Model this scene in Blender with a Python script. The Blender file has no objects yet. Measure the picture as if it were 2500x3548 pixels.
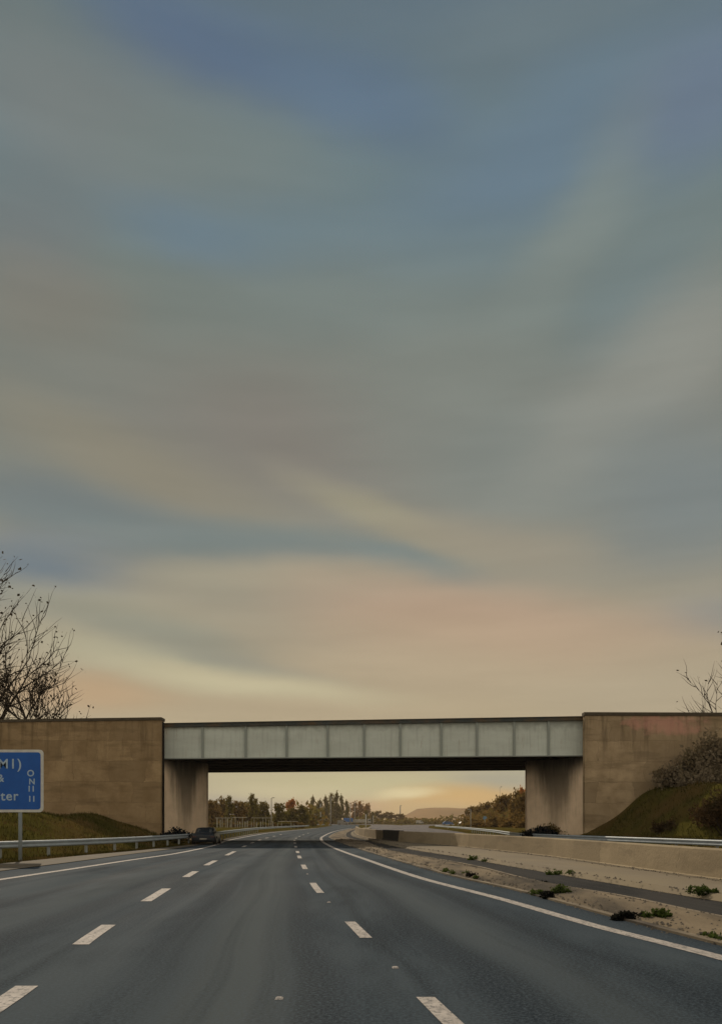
import bpy, math, random
from mathutils import Vector, Matrix, Euler
R = math.radians
random.seed(7)
scene = bpy.context.scene
COL = scene.collection

# ---------------------------------------------------------------- camera, world, sun, exposure
FX, HZ, CH = 2800.0, 2848.0, 1.6            # focal length (px of a 2500 wide frame), horizon row, eye height
cam_d = bpy.data.cameras.new('camera')
cam_d.sensor_fit = 'HORIZONTAL'; cam_d.sensor_width = 36
cam_d.lens = 36*FX/2500; cam_d.shift_y = (HZ-1774)/2500
cam_d.clip_start = 0.1; cam_d.clip_end = 9000
cam = bpy.data.objects.new('camera', cam_d); COL.objects.link(cam)
cam.location = (0, 0, CH); cam.rotation_euler = (R(90), 0, 0)
scene.camera = cam
scene.view_settings.view_transform = 'Standard'; scene.view_settings.look = 'None'
scene.view_settings.exposure = 0; scene.view_settings.gamma = 1

def lin(c):
    return tuple(((v/255)/12.92 if v/255 <= .04045 else ((v/255+.055)/1.055)**2.4) for v in c[:3]) + (1,)
def pt(px, py, z=0.0):                       # ground point seen at a pixel
    d = FX*(CH-z)/(py-HZ); return ((px-1250)*d/FX, d)

SUN_EL, SUN_AZ = 37.0, -20.0
world = bpy.data.worlds.new('World'); scene.world = world; world.use_nodes = True
wn, wl = world.node_tree.nodes, world.node_tree.links
wn.clear()
def N(t, nodes=wn, **k):
    n = nodes.new(t)
    for a, b in k.items(): setattr(n, a, b)
    return n
def build_world():
    out = N('ShaderNodeOutputWorld')
    tc = N('ShaderNodeTexCoord'); sep = N('ShaderNodeSeparateXYZ'); wl.new(tc.outputs['Generated'], sep.inputs[0])
    def M(op, a, b=None, c=None):
        n = N('ShaderNodeMath', operation=op)
        for i, v in enumerate((a, b, c)):
            if v is None: continue
            if isinstance(v, (int, float)): n.inputs[i].default_value = v
            else: wl.new(v, n.inputs[i])
        return n.outputs[0]
    az = M('ARCTAN2', sep.outputs['X'], sep.outputs['Y'])
    el = M('ARCSINE', M('MINIMUM', M('MAXIMUM', sep.outputs['Z'], -.9999), .9999))
    comb = N('ShaderNodeCombineXYZ'); wl.new(az, comb.inputs[0]); wl.new(el, comb.inputs[1])
    # soft warp so no cloud edge is geometric
    mp = N('ShaderNodeMapping'); mp.inputs['Scale'].default_value = (3.2, 7.5, 1); wl.new(comb.outputs[0], mp.inputs[0])
    nz = N('ShaderNodeTexNoise'); nz.inputs['Scale'].default_value = 1.0; nz.inputs['Detail'].default_value = 5
    nz.inputs['Roughness'].default_value = .55
    wl.new(mp.outputs[0], nz.inputs['Vector'])
    sb = N('ShaderNodeVectorMath', operation='SUBTRACT'); wl.new(nz.outputs['Color'], sb.inputs[0]); sb.inputs[1].default_value = (.5, .5, .5)
    ml = N('ShaderNodeVectorMath', operation='MULTIPLY'); wl.new(sb.outputs[0], ml.inputs[0]); ml.inputs[1].default_value = (.13, .045, 0)
    ad = N('ShaderNodeVectorMath', operation='ADD'); wl.new(comb.outputs[0], ad.inputs[0]); wl.new(ml.outputs[0], ad.inputs[1])
    P = ad.outputs[0]
    ramp = N('ShaderNodeValToRGB'); ramp.color_ramp.interpolation = 'EASE'
    elf = M('DIVIDE', el, math.pi/2); wl.new(elf, ramp.inputs[0])
    rows = [(2848, (186, 156, 112)), (2700, (184, 172, 138)), (2450, (176, 159, 130)), (2200, (158, 148, 127)), (1900, (140, 138, 125)),
            (1500, (126, 127, 118)), (1100, (114, 123, 117)), (600, (106, 123, 127)), (0, (96, 112, 121))]
    cr = ramp.color_ramp; cr.elements[0].position = 0; cr.elements[0].color = lin(rows[0][1])
    cr.elements[1].position = 1; cr.elements[1].color = lin((84, 98, 112))
    for y, c in rows[1:]:
        e = cr.elements.new(math.atan((HZ-y)/FX)/(math.pi/2)); e.color = lin(c)
    cur = ramp.outputs[0]
    blobs = [  # px, py, rx, ry, tilt, colour, strength
        (90, 60, 420, 230, 0, (97, 112, 112), .8), (690, 150, 520, 210, -8, (90, 107, 127), .95), (1200, 330, 480, 210, -12, (95, 114, 132), .85),
        (330, 420, 760, 330, -8, (119, 124, 121), .85), (760, 560, 520, 250, 0, (114, 125, 122), .7),
        (690, 830, 420, 130, -4, (104, 123, 134), .8), (1050, 840, 420, 160, -6, (106, 125, 133), .6),
        (60, 800, 300, 260, 0, (111, 116, 117), .6), (170, 1060, 420, 210, 0, (125, 121, 110), .8),
        (1900, 110, 560, 180, 0, (106, 120, 124), .7), (1850, 540, 620, 250, 14, (102, 121, 134), .9), (2450, 330, 380, 260, 10, (105, 119, 136), .8),
        (1560, 880, 420, 180, 0, (107, 125, 131), .7), (2200, 1010, 420, 240, 20, (113, 127, 128), .7),
        (1880, 960, 520, 190, 42, (128, 136, 130), .65), (1400, 1220, 560, 190, 0, (124, 129, 121), .65), (2420, 1180, 360, 230, 30, (141, 141, 132), .75),
        (880, 1290, 760, 330, 0, (121, 124, 115), .6), (1350, 1050, 760, 230, 0, (118, 128, 124), .65), (990, 1530, 660, 300, -6, (128, 121, 112), .7), (60, 1480, 330, 330, 0, (119, 122, 114), .6),
        (480, 1610, 640, 150, -15, (139, 132, 114), .75), (1550, 1450, 460, 320, 0, (127, 131, 123), .7), (1880, 1620, 420, 260, 0, (122, 129, 124), .7),
        (2080, 1430, 520, 230, 34, (140, 141, 132), .75), (2430, 1700, 520, 300, 0, (118, 127, 127), .8),
        (300, 1770, 640, 120, -6, (111, 120, 120), .9), (300, 1860, 420, 50, 8, (136, 137, 131), .7), (900, 1900, 800, 100, -3, (117, 127, 124), .85),
        (120, 1980, 420, 150, 6, (107, 120, 128), .95), (1340, 1790, 460, 85, -20, (154, 147, 124), .85), (1720, 1890, 460, 110, -12, (152, 143, 125), .8),
        (1430, 1955, 260, 65, -12, (121, 132, 129), .85), (1000, 2010, 620, 80, 2, (158, 150, 129), .85), (2460, 2130, 330, 100, 0, (141, 140, 134), .7),
        (330, 2120, 480, 110, -8, (162, 155, 133), .85), (520, 2190, 560, 85, -12, (140, 140, 125), .75), (1620, 2140, 760, 150, -8, (178, 152, 128), .9),
        (1700, 2250, 800, 130, -5, (180, 157, 130), .75), (800, 2310, 460, 48, -8, (143, 142, 127), .9), (380, 2280, 420, 85, -8, (172, 165, 138), .85),
        (850, 2375, 620, 60, -5, (190, 179, 146), .95), (250, 2410, 420, 75, 0, (184, 155, 121), .8), (1500, 2330, 700, 110, -4, (178, 160, 132), .7),
        (2300, 2400, 560, 150, 0, (172, 158, 133), .7), (800, 2790, 330, 85, 0, (150, 146, 136), .85), (1200, 2715, 420, 55, 0, (190, 180, 139), .85),
        (1750, 2700, 260, 70, 0, (161, 156, 137), .8), (1170, 2785, 160, 40, 0, (182, 150, 122), .8), (1590, 2765, 360, 55, 0, (204, 164, 104), .85),
        (1375, 2752, 130, 24, 0, (226, 208, 160), .85), (1000, 2740, 420, 40, 0, (196, 184, 146), .8)]
    for px, py, rx, ry, tilt, c, a in blobs:
        u, v = (px-1250)/FX, (HZ-py)/FX
        A = math.atan(u); E = math.atan(v*math.cos(A)); k = math.cos(A)**2; q = math.cos(E)**2
        m = N('ShaderNodeMapping', vector_type='TEXTURE'); m.inputs['Location'].default_value = (A, E, 0)
        m.inputs['Rotation'].default_value = (0, 0, R(tilt)); m.inputs['Scale'].default_value = (rx*1.08/FX*k, ry*1.08/FX*q, 1)
        wl.new(P, m.inputs[0])
        ln = N('ShaderNodeVectorMath', operation='LENGTH'); wl.new(m.outputs[0], ln.inputs[0])
        r = N('ShaderNodeMapRange', interpolation_type='SMOOTHERSTEP'); wl.new(ln.outputs['Value'], r.inputs[0])
        r.inputs[1].default_value = 1.32; r.inputs[2].default_value = 0.0; r.inputs[3].default_value = 0; r.inputs[4].default_value = a
        mx = N('ShaderNodeMix', data_type='RGBA'); wl.new(r.outputs[0], mx.inputs[0]); wl.new(cur, mx.inputs[6]); mx.inputs[7].default_value = lin(c)
        cur = mx.outputs[2]
    # fine wispy streaks
    mp2 = N('ShaderNodeMapping'); mp2.inputs['Scale'].default_value = (5, 34, 1); mp2.inputs['Rotation'].default_value = (0, 0, R(5)); wl.new(comb.outputs[0], mp2.inputs[0])
    n2 = N('ShaderNodeTexNoise'); n2.inputs['Scale'].default_value = 1; n2.inputs['Detail'].default_value = 6; wl.new(mp2.outputs[0], n2.inputs['Vector'])
    r2 = N('ShaderNodeMapRange'); wl.new(n2.outputs[0], r2.inputs[0]); r2.inputs[1].default_value = .3; r2.inputs[2].default_value = .7; r2.inputs[3].default_value = .96; r2.inputs[4].default_value = 1.04
    lift = N('ShaderNodeVectorMath', operation='MULTIPLY'); wl.new(cur, lift.inputs[0]); lift.inputs[1].default_value = (1.01, 1.03, 1.055); cur = lift.outputs[0]
    sc = N('ShaderNodeVectorMath', operation='SCALE'); wl.new(cur, sc.inputs[0]); wl.new(r2.outputs[0], sc.inputs['Scale'])
    # unseen sky beside and behind the viewer, brightened as added fill for walls
    rear = N('ShaderNodeMapRange', interpolation_type='SMOOTHSTEP'); wl.new(M('ABSOLUTE', az), rear.inputs[0])
    rear.inputs[1].default_value = .5; rear.inputs[2].default_value = 1.55; rear.inputs[3].default_value = 0; rear.inputs[4].default_value = 1
    zen = N('ShaderNodeMapRange', interpolation_type='SMOOTHSTEP'); wl.new(sep.outputs['Z'], zen.inputs[0])
    for i, v in enumerate((.97, .6, 0, 1)): zen.inputs[i+1].default_value = v
    rf = M('MULTIPLY', rear.outputs[0], zen.outputs[0])
    mx = N('ShaderNodeMix', data_type='RGBA'); wl.new(rf, mx.inputs[0]); wl.new(sc.outputs[0], mx.inputs[6]); mx.inputs[7].default_value = (.92, .83, .70, 1)
    b1 = N('ShaderNodeBackground'); wl.new(mx.outputs[2], b1.inputs[0]); b1.inputs[1].default_value = 1.0
    sky = N('ShaderNodeTexSky', sky_type='NISHITA'); sky.sun_disc = False; sky.sun_elevation = R(SUN_EL); sky.sun_rotation = R(SUN_AZ)
    b2 = N('ShaderNodeBackground'); wl.new(sky.outputs[0], b2.inputs[0]); b2.inputs[1].default_value = .05
    mxs = N('ShaderNodeMixShader'); f = M('MULTIPLY', rf, .25)
    wl.new(f, mxs.inputs[0]); wl.new(b1.outputs[0], mxs.inputs[1]); wl.new(b2.outputs[0], mxs.inputs[2]); wl.new(mxs.outputs[0], out.inputs[0])
build_world()

sd = bpy.data.lights.new('sun', 'SUN'); sd.energy = 2.9; sd.angle = R(.6); sd.color = (1, .86, .68)
sun = bpy.data.objects.new('sun', sd); COL.objects.link(sun)
e, a = R(SUN_EL), R(SUN_AZ)
sun.rotation_euler = Vector((-math.sin(a)*math.cos(e), -math.cos(a)*math.cos(e), -math.sin(e))).to_track_quat('-Z', 'Y').to_euler()
sun.location = (0, 0, 60)

# ---------------------------------------------------------------- helpers
class MB:
    def __init__(s): s.v, s.f, s.uv = [], [], []
    def add(s, vs, fs):
        b = len(s.v); s.v += [tuple(p) for p in vs]; s.f += [tuple(b+i for i in f) for f in fs]
    def hexa(s, p):                          # 8 corners: bottom ring then top ring
        s.add(p, [(3, 2, 1, 0), (4, 5, 6, 7), (0, 1, 5, 4), (1, 2, 6, 5), (2, 3, 7, 6), (3, 0, 4, 7)])
    def box(s, x0, x1, y0, y1, z0, z1):
        s.hexa([(x0, y0, z0), (x1, y0, z0), (x1, y1, z0), (x0, y1, z0), (x0, y0, z1), (x1, y0, z1), (x1, y1, z1), (x0, y1, z1)])
    def boxz(s, x0, x1, y0, y1, fb, ft):     # bottom and top follow functions of x
        s.hexa([(x0, y0, fb(x0)), (x1, y0, fb(x1)), (x1, y1, fb(x1)), (x0, y1, fb(x0)), (x0, y0, ft(x0)), (x1, y0, ft(x1)), (x1, y1, ft(x1)), (x0, y1, ft(x0))])
    def tube(s, pts, rs, n=6, cap=True):
        rings = []
        for i, p in enumerate(pts):
            p = Vector(p); d = (Vector(pts[min(i+1, len(pts)-1)])-Vector(pts[max(i-1, 0)]))
            if d.length < 1e-9: d = Vector((0, 0, 1))
            d.normalize(); u = d.orthogonal().normalized(); w = d.cross(u)
            rings.append([p+(u*math.cos(2*math.pi*k/n)+w*math.sin(2*math.pi*k/n))*rs[i] for k in range(n)])
        vs = [q for r in rings for q in r]; fs = []
        for i in range(len(pts)-1):
            for k in range(n):
                a, b = i*n+k, i*n+(k+1) % n
                fs.append((a, b, b+n, a+n))
        if cap: fs.append(tuple(range(n))[::-1]); fs.append(tuple((len(pts)-1)*n+k for k in range(n)))
        s.add(vs, fs)
    def leaf(s, p, size, asp=.6, up=None):
        d = Vector((random.gauss(0, 1), random.gauss(0, 1), random.gauss(0, 1)+(up or 0))).normalized()
        u = d.orthogonal().normalized(); u = Matrix.Rotation(random.random()*6.3, 3, d) @ u
        p = Vector(p); a = d*size; b = u*size*asp*.5
        s.add([p, p+a*.45+b, p+a, p+a*.45-b], [(0, 1, 2, 3)])
    def build(s, name, mat, parent=None, smooth=False, uv=None):
        me = bpy.data.meshes.new(name); me.from_pydata(s.v, [], s.f)
        if uv:
            l = me.uv_layers.new(name='UVMap')
            for lp in me.loops: l.data[lp.index].uv = uv[lp.vertex_index]
        me.materials.append(mat)
        if smooth: me.polygons.foreach_set('use_smooth', [True]*len(me.polygons))
        me.update()
        o = bpy.data.objects.new(name, me); COL.objects.link(o)
        if parent: o.parent = parent
        return o
def tag(o, label=None, cat=None, group=None, kind=None):
    if label: o['label'] = label
    if cat: o['category'] = cat
    if group: o['group'] = group
    if kind: o['kind'] = kind
    return o
def empty(name, loc=(0, 0, 0), rz=0, **k):
    o = bpy.data.objects.new(name, None); COL.objects.link(o); o.location = loc; o.rotation_euler = (0, 0, rz); o.empty_display_size = .3
    return tag(o, **k)
def copy_tree(o, parent=None):
    c = o.copy(); COL.objects.link(c); c.parent = parent
    for ch in list(o.children): copy_tree(ch, c)
    return c
def bev(o, w=.02, seg=2):
    m = o.modifiers.new('bevel', 'BEVEL'); m.width = w; m.segments = seg; m.limit_method = 'ANGLE'; return o
def fn(pts):                                  # smooth curve X(Y) through (X, Y) points
    pts = sorted([(y, x) for x, y in pts]); n = len(pts)
    m = []
    for i in range(n):
        a, b = pts[max(i-1, 0)], pts[min(i+1, n-1)]
        m.append((b[1]-a[1])/(b[0]-a[0]))
    def f(y):
        if y <= pts[0][0]: return pts[0][1]+m[0]*(y-pts[0][0])
        if y >= pts[-1][0]: return pts[-1][1]+m[-1]*(y-pts[-1][0])
        for i in range(n-1):
            if pts[i][0] <= y <= pts[i+1][0]:
                h = pts[i+1][0]-pts[i][0]; t = (y-pts[i][0])/h
                return ((2*t**3-3*t*t+1)*pts[i][1]+(t**3-2*t*t+t)*h*m[i]+(-2*t**3+3*t*t)*pts[i+1][1]+(t**3-t*t)*h*m[i+1])
    return f
def ys(a, b):                                 # sample rows, denser near the viewer
    r = [a]
    while r[-1] < b: r.append(r[-1]+max(.6, abs(r[-1])*.03))
    r[-1] = b; return r
def strip(name, L, Rr, y0, y1, z, mat, nc=1, extra=(), parent=None, zf=None, smooth=False):
    rows = [((L(y), y), (Rr(y), y)) for y in ys(y0, y1)] + [(l, r) for l, r in extra]
    vs, fs, uv = [], [], []; v = 0; prev = None
    for l, r in rows:
        mid = ((l[0]+r[0])/2, (l[1]+r[1])/2)
        if prev: v += math.dist(mid, prev)
        prev = mid
        for k in range(nc+1):
            t = k/nc; x, y = l[0]+(r[0]-l[0])*t, l[1]+(r[1]-l[1])*t
            vs.append((x, y, zf(x, y, t) if zf else z)); uv.append((t, v/10))
    for i in range(len(rows)-1):
        for k in range(nc):
            a = i*(nc+1)+k; fs.append((a, a+1, a+nc+2, a+nc+1))
    m = MB(); m.add(vs, fs); return m.build(name, mat, parent, smooth, uv)

# ---------------------------------------------------------------- materials
def mat(name, col, rough=.8, spec=.3, metal=0):
    m = bpy.data.materials.new(name); m.use_nodes = True; b = m.node_tree.nodes['Principled BSDF']
    b.inputs['Base Color'].default_value = (*col[:3], 1); b.inputs['Roughness'].default_value = rough
    b.inputs['Specular IOR Level'].default_value = spec; b.inputs['Metallic'].default_value = metal
    return m
class NT:
    def __init__(s, m): s.t = m.node_tree; s.n, s.l = s.t.nodes, s.t.links; s.b = s.n['Principled BSDF']; s.tc = s.n.new('ShaderNodeTexCoord')
    def put(s, i, v):
        if isinstance(v, bpy.types.NodeSocket): s.l.new(v, i)
        elif isinstance(v, (tuple, list)) and len(v) == 3 and i.type == 'RGBA': i.default_value = (*v, 1)
        else: i.default_value = v
    def map(s, src, scale=(1, 1, 1), loc=(0, 0, 0), rot=(0, 0, 0)):
        n = s.n.new('ShaderNodeMapping'); s.l.new(s.tc.outputs[src] if isinstance(src, str) else src, n.inputs[0])
        n.inputs['Scale'].default_value = scale; n.inputs['Location'].default_value = loc; n.inputs['Rotation'].default_value = rot; return n.outputs[0]
    def noise(s, vec, scale=1, detail=5, rough=.55, out=0):
        n = s.n.new('ShaderNodeTexNoise'); s.l.new(vec, n.inputs['Vector']); n.inputs['Scale'].default_value = scale
        n.inputs['Detail'].default_value = detail; n.inputs['Roughness'].default_value = rough; return n.outputs[out]
    def rng(s, v, a, b, c=0, d=1, smooth=False):
        n = s.n.new('ShaderNodeMapRange'); s.put(n.inputs[0], v)
        if smooth: n.interpolation_type = 'SMOOTHSTEP'
        for i, q in enumerate((a, b, c, d)): s.put(n.inputs[i+1], q)
        return n.outputs[0]
    def m(s, op, a, b=0.0):
        n = s.n.new('ShaderNodeMath'); n.operation = op; s.put(n.inputs[0], a); s.put(n.inputs[1], b); return n.outputs[0]
    def mix(s, f, a, b, mode='MIX'):
        n = s.n.new('ShaderNodeMix'); n.data_type = 'RGBA'; n.blend_type = mode; s.put(n.inputs[0], f); s.put(n.inputs[6], a); s.put(n.inputs[7], b); return n.outputs[2]
    def sep(s, v):
        n = s.n.new('ShaderNodeSeparateXYZ'); s.l.new(v, n.inputs[0]); return n.outputs
    def bump(s, h, st=.3, dist=.02):
        n = s.n.new('ShaderNodeBump'); n.inputs['Strength'].default_value = st; n.inputs['Distance'].default_value = dist
        s.l.new(h, n.inputs['Height']); s.l.new(n.outputs[0], s.b.inputs['Normal'])
    def base(s, c): s.l.new(c, s.b.inputs['Base Color'])
def noisy(name, c1, c2, scale=2, rough=.85, spec=.25, bump=.3, c3=None, s3=.3, stretch=(1, 1, 1), bd=.02):
    m = mat(name, c1, rough, spec); t = NT(m); v = t.map('Object', stretch)
    f = t.rng(t.noise(v, scale, 7, .62), .32, .68); c = t.mix(f, c1, c2)
    if c3: c = t.mix(t.rng(t.noise(v, s3, 4, .5), .45, .65), c, c3)
    t.base(c)
    if bump: t.bump(t.noise(v, scale*7, 5, .7), bump, bd)
    return m

def asphalt_mat(name, dark, light, tracks=True):
    m = mat(name, dark, .9, .035); t = NT(m)
    uv = t.map('UV'); o = t.map('Object')
    long = t.noise(t.map('UV', (9, .45, 1)), 1, 5, .55)
    c = t.mix(t.rng(long, .3, .7), dark, light)
    blot = t.noise(t.map('Object', (.32, .09, 1)), 1, 5, .6)
    c = t.mix(t.rng(blot, .42, .6, 0, .85), c, (light[0]*1.35, light[1]*1.28, light[2]*1.16))
    dk = t.noise(t.map('Object', (.5, .12, 1), (7, 3, 0)), 1, 4, .6)
    c = t.mix(t.rng(dk, .48, .62, 0, .8), c, (dark[0]*.42, dark[1]*.46, dark[2]*.5))
    if tracks:
        X = t.sep(uv)[0]
        for cx, w, k, col in ((.572, .028, .85, 0), (.660, .024, .9, 0), (.616, .042, .85, 1), (.30, .022, .7, 0), (.37, .03, .5, 1), (.42, .02, .7, 0), (.775, .028, .85, 0), (.82, .03, .5, 1), (.87, .025, .7, 0), (.12, .03, .6, 0)):
            wob = t.m('ADD', X, t.m('MULTIPLY', t.m('SUBTRACT', t.noise(t.map('UV', (1, .35, 1), (cx*9, 0, 0)), 1, 2), .5), .035))
            f = t.rng(t.m('ABSOLUTE', t.m('SUBTRACT', wob, cx)), w*1.6, 0, 0, k, True)
            f = t.m('MULTIPLY', f, t.rng(t.noise(t.map('UV', (3, .8, 1), (cx*5, 1, 0)), 1, 3), .22, .42))
            c = t.mix(f, c, (light[0]*1.7, light[1]*1.5, light[2]*1.25) if col else (dark[0]*.5, dark[1]*.52, dark[2]*.56))
    st = t.noise(t.map('UV', (34, .22, 1), (2, 0, 0)), 1, 4, .55)
    c = t.mix(t.rng(st, .52, .68, 0, .6), c, tuple(v*.5 for v in dark)); c = t.mix(t.rng(st, .46, .32, 0, .55), c, (light[0]*1.5, light[1]*1.4, light[2]*1.28))
    g = t.noise(o, 26, 4, .9)
    c = t.mix(t.rng(g, .45, .62, 0, .8), c, (light[0]*1.7, light[1]*1.7, light[2]*1.65))
    t.base(c); t.l.new(t.rng(long, .3, .7, .75, .95), t.b.inputs['Roughness'])
    t.bump(t.noise(o, 90, 3, .8), .35, .006)
    return m
M_ROAD = asphalt_mat('asphalt', (.020, .029, .038), (.038, .050, .061))
M_OPP = asphalt_mat('asphalt_far', (.09, .085, .088), (.12, .11, .11), False)
M_CHAN = asphalt_mat('asphalt_channel', (.018, .019, .021), (.032, .031, .030), False)
def paint_mat():
    m = mat('road_paint', (.6, .55, .5), .75, .15); t = NT(m); o = t.map('Object')
    c = t.mix(t.rng(t.noise(o, 3, 6, .7), .4, .7), (.42, .375, .33), (.30, .27, .24))
    c = t.mix(t.rng(t.noise(o, 14, 6, .8), .5, .6, 0, .85), c, (.07, .072, .072)); c = t.mix(t.rng(t.noise(t.map('Object', (9, 1.2, 1)), 1, 4, .7), .52, .66, 0, .6), c, (.15, .14, .13)); t.base(c); return m
M_PAINT = paint_mat()
M_GRASS = noisy('grass_ground', (.078, .066, .015), (.05, .043, .010), .8, 1, 0, .6, (.085, .055, .018), .25, bd=.08)
M_BLADE = noisy('grass_blades', (.058, .053, .011), (.035, .032, .007), 3, 1, 0, 0, (.13, .085, .03), .5)
M_TANSTRIP = noisy('verge_concrete', (.14, .12, .088), (.10, .085, .063), 1.2, .9, .2, .4, (.13, .10, .06), .5)
M_SOIL = noisy('reserve_soil', (.215, .165, .103), (.14, .105, .064), 1.3, .95, .15, .9, (.05, .04, .028), .8, (1, .28, 1), .05)
M_LEDGE = noisy('ledge_concrete', (.20, .162, .108), (.15, .12, .08), 1.0, .92, .2, .4, (.2, .16, .1), .5, (1, .4, 1))
def wall_mat(name, base, dark, stain=None, blob=None, grid=(2.6, 1.5), ax=0):
    m = mat(name, base, .92, .15); t = NT(m); o = t.map('Object')
    s = t.sep(o); cx = t.n.new('ShaderNodeCombineXYZ'); wb = t.rng(t.noise(o, .8, 3, .6), .3, .7, -.22, .22); t.l.new(t.m('ADD', s[ax], wb), cx.inputs[0]); t.l.new(t.m('ADD', s[2], t.m('MULTIPLY', wb, .35)), cx.inputs[1])
    br = t.n.new('ShaderNodeTexBrick'); t.l.new(cx.outputs[0], br.inputs['Vector'])
    br.inputs['Scale'].default_value = 1; br.inputs['Brick Width'].default_value = grid[0]; br.inputs['Row Height'].default_value = grid[1]
    br.inputs['Mortar Size'].default_value = .02; br.inputs['Mortar Smooth'].default_value = 1; br.inputs['Bias'].default_value = 0
    br.offset = .37
    br.inputs['Color1'].default_value = (*[v*.72 for v in base], 1); br.inputs['Color2'].default_value = (*[v*1.12 for v in base], 1)
    br.inputs['Mortar'].default_value = (*[v*.6 for v in base], 1)
    c = t.mix(t.rng(t.noise(o, .9, 7, .65), .35, .65, 0, .85), br.outputs[0], dark)
    drip = t.noise(t.map('Object', (1.6, 1.6, .16)), 1.4, 5, .6)
    top = t.rng(s[2], 4.5, 9.3, 0, 1, True)
    c = t.mix(t.m('MULTIPLY', t.rng(drip, .5, .68, 0, .8), top), c, tuple(v*.45 for v in dark))
    c = t.mix(t.rng(t.noise(t.map('Object', (.35, .35, 1.6), (3, 0, 1)), 1, 4, .6), .52, .66, 0, .45), c, tuple(v*.6 for v in dark))
    if blob:
        bx, bz, rx, rz, bc, k = blob
        dx = t.m('DIVIDE', t.m('SUBTRACT', s[0], bx), rx); dz = t.m('DIVIDE', t.m('SUBTRACT', s[2], bz), rz)
        d = t.m('ADD', t.m('MULTIPLY', dx, dx), t.m('MULTIPLY', dz, dz))
        d = t.m('ADD', d, t.rng(t.noise(o, 1.3, 4), .3, .7, -.5, .5)); c = t.mix(t.rng(d, 1, 0, 0, k, True), c, bc)
    t.base(c); t.bump(t.m('SUBTRACT', t.noise(o, 9, 6, .7), t.m('MULTIPLY', br.outputs['Fac'], .9)), .6, .03); return m
M_WALL_L = wall_mat('wing_wall_concrete', (.36, .25, .13), (.22, .145, .07))
M_WALL_R = wall_mat('wing_wall_concrete_pale', (.41, .30, .175), (.28, .20, .11), blob=(22.4, 8.7, 3.4, .9, (.62, .3, .22), .6))
M_COPING = noisy('coping_stone', (.09, .07, .045), (.06, .048, .03), 2, .9, .2, .3)
def abut_mat():
    m = mat('abutment_concrete', (.45, .34, .22), .9, .2); t = NT(m); o = t.map('Object'); s = t.sep(o)
    c = t.mix(t.rng(t.noise(o, 1.2, 6, .6), .35, .7), (.80, .61, .41), (.68, .51, .33))
    c = t.mix(t.rng(t.noise(t.map('Object', (3, 3, .3)), 1.6, 5, .6), .5, .72, 0, .3), c, (.3, .24, .16))
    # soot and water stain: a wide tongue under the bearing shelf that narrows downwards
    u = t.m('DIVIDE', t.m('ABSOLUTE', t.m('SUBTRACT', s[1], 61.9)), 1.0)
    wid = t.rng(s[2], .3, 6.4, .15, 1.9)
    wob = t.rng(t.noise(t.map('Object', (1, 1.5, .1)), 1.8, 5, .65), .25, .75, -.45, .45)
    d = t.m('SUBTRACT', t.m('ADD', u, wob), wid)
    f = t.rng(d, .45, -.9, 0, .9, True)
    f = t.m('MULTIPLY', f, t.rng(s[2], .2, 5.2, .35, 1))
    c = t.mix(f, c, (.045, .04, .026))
    c = t.mix(t.rng(t.m('ADD', s[2], wob), 5.0, 6.5, 0, .97, True), c, (.012, .011, .01))  # the stain's black top also paints in the shade under the deck
    t.base(c); t.bump(t.noise(o, 8, 6, .7), .4, .02); return m
M_ABUT = abut_mat()
def girder_mat(name, c1, c2):
    m = mat(name, c1, .7, .3); t = NT(m); o = t.map('Object'); s = t.sep(o)
    c = t.mix(t.rng(t.noise(t.map('Object', (.25, 1, .9)), 1.4, 6, .6), .35, .68), c1, c2)
    c = t.mix(t.rng(t.noise(t.map('Object', (3, 3, .2)), 1.4, 5, .6), .52, .75, 0, .5), c, tuple(v*.62 for v in c2))
    rst = t.m('MULTIPLY', t.rng(t.noise(t.map('Object', (2.2, 1, .35)), 1.6, 6, .7), .56, .68, 0, .55), t.rng(t.noise(t.map('Object', (.3, 1, .3), (5, 0, 2)), 1, 3), .42, .6))
    c = t.mix(rst, c, (.26, .15, .08))
    c = t.mix(t.rng(t.m('ADD', s[2], t.rng(t.noise(o, 2, 4), .3, .7, -.25, .25)), 8.2, 9.0, 0, .55, True), c, tuple(v*.4 for v in c2))
    t.base(c); return m
M_PANEL = girder_mat('girder_paint', (.58, .61, .52), (.49, .51, .43))
M_STIFF = mat('stiffener_paint', (.27, .29, .25), .7, .3)
M_FLANGE = noisy('flange_paint', (.05, .058, .052), (.03, .034, .03), 1.5, .6, .3, 0, (.09, .06, .03), .7)
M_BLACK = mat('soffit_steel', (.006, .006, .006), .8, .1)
M_STEEL = noisy('galvanised_steel', (.30, .34, .35), (.22, .25, .26), 2, .55, .5, 0)
M_POST = noisy('post_steel', (.30, .31, .28), (.2, .21, .19), 5, .6, .4, 0)
M_BARRIER = wall_mat('median_concrete', (.31, .246, .155), (.245, .193, .12), grid=(3, 3), ax=1)
M_BLUE = noisy('sign_blue', (.012, .10, .37), (.010, .08, .30), 1.5, .6, .3, 0)
M_WHITE = noisy('sign_white', (.62, .60, .52), (.45, .44, .38), 3, .6, .3, 0)
M_LETTER = noisy('sign_lettering', (.42, .52, .58), (.28, .38, .46), 6, .6, .3, 0)
M_BARK = noisy('bark', (.05, .036, .024), (.03, .022, .016), 3, .95, .1, 0)
M_DRYLEAF = noisy('dry_leaves', (.08, .06, .03), (.05, .038, .02), 2, .9, .1, 0)
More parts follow.
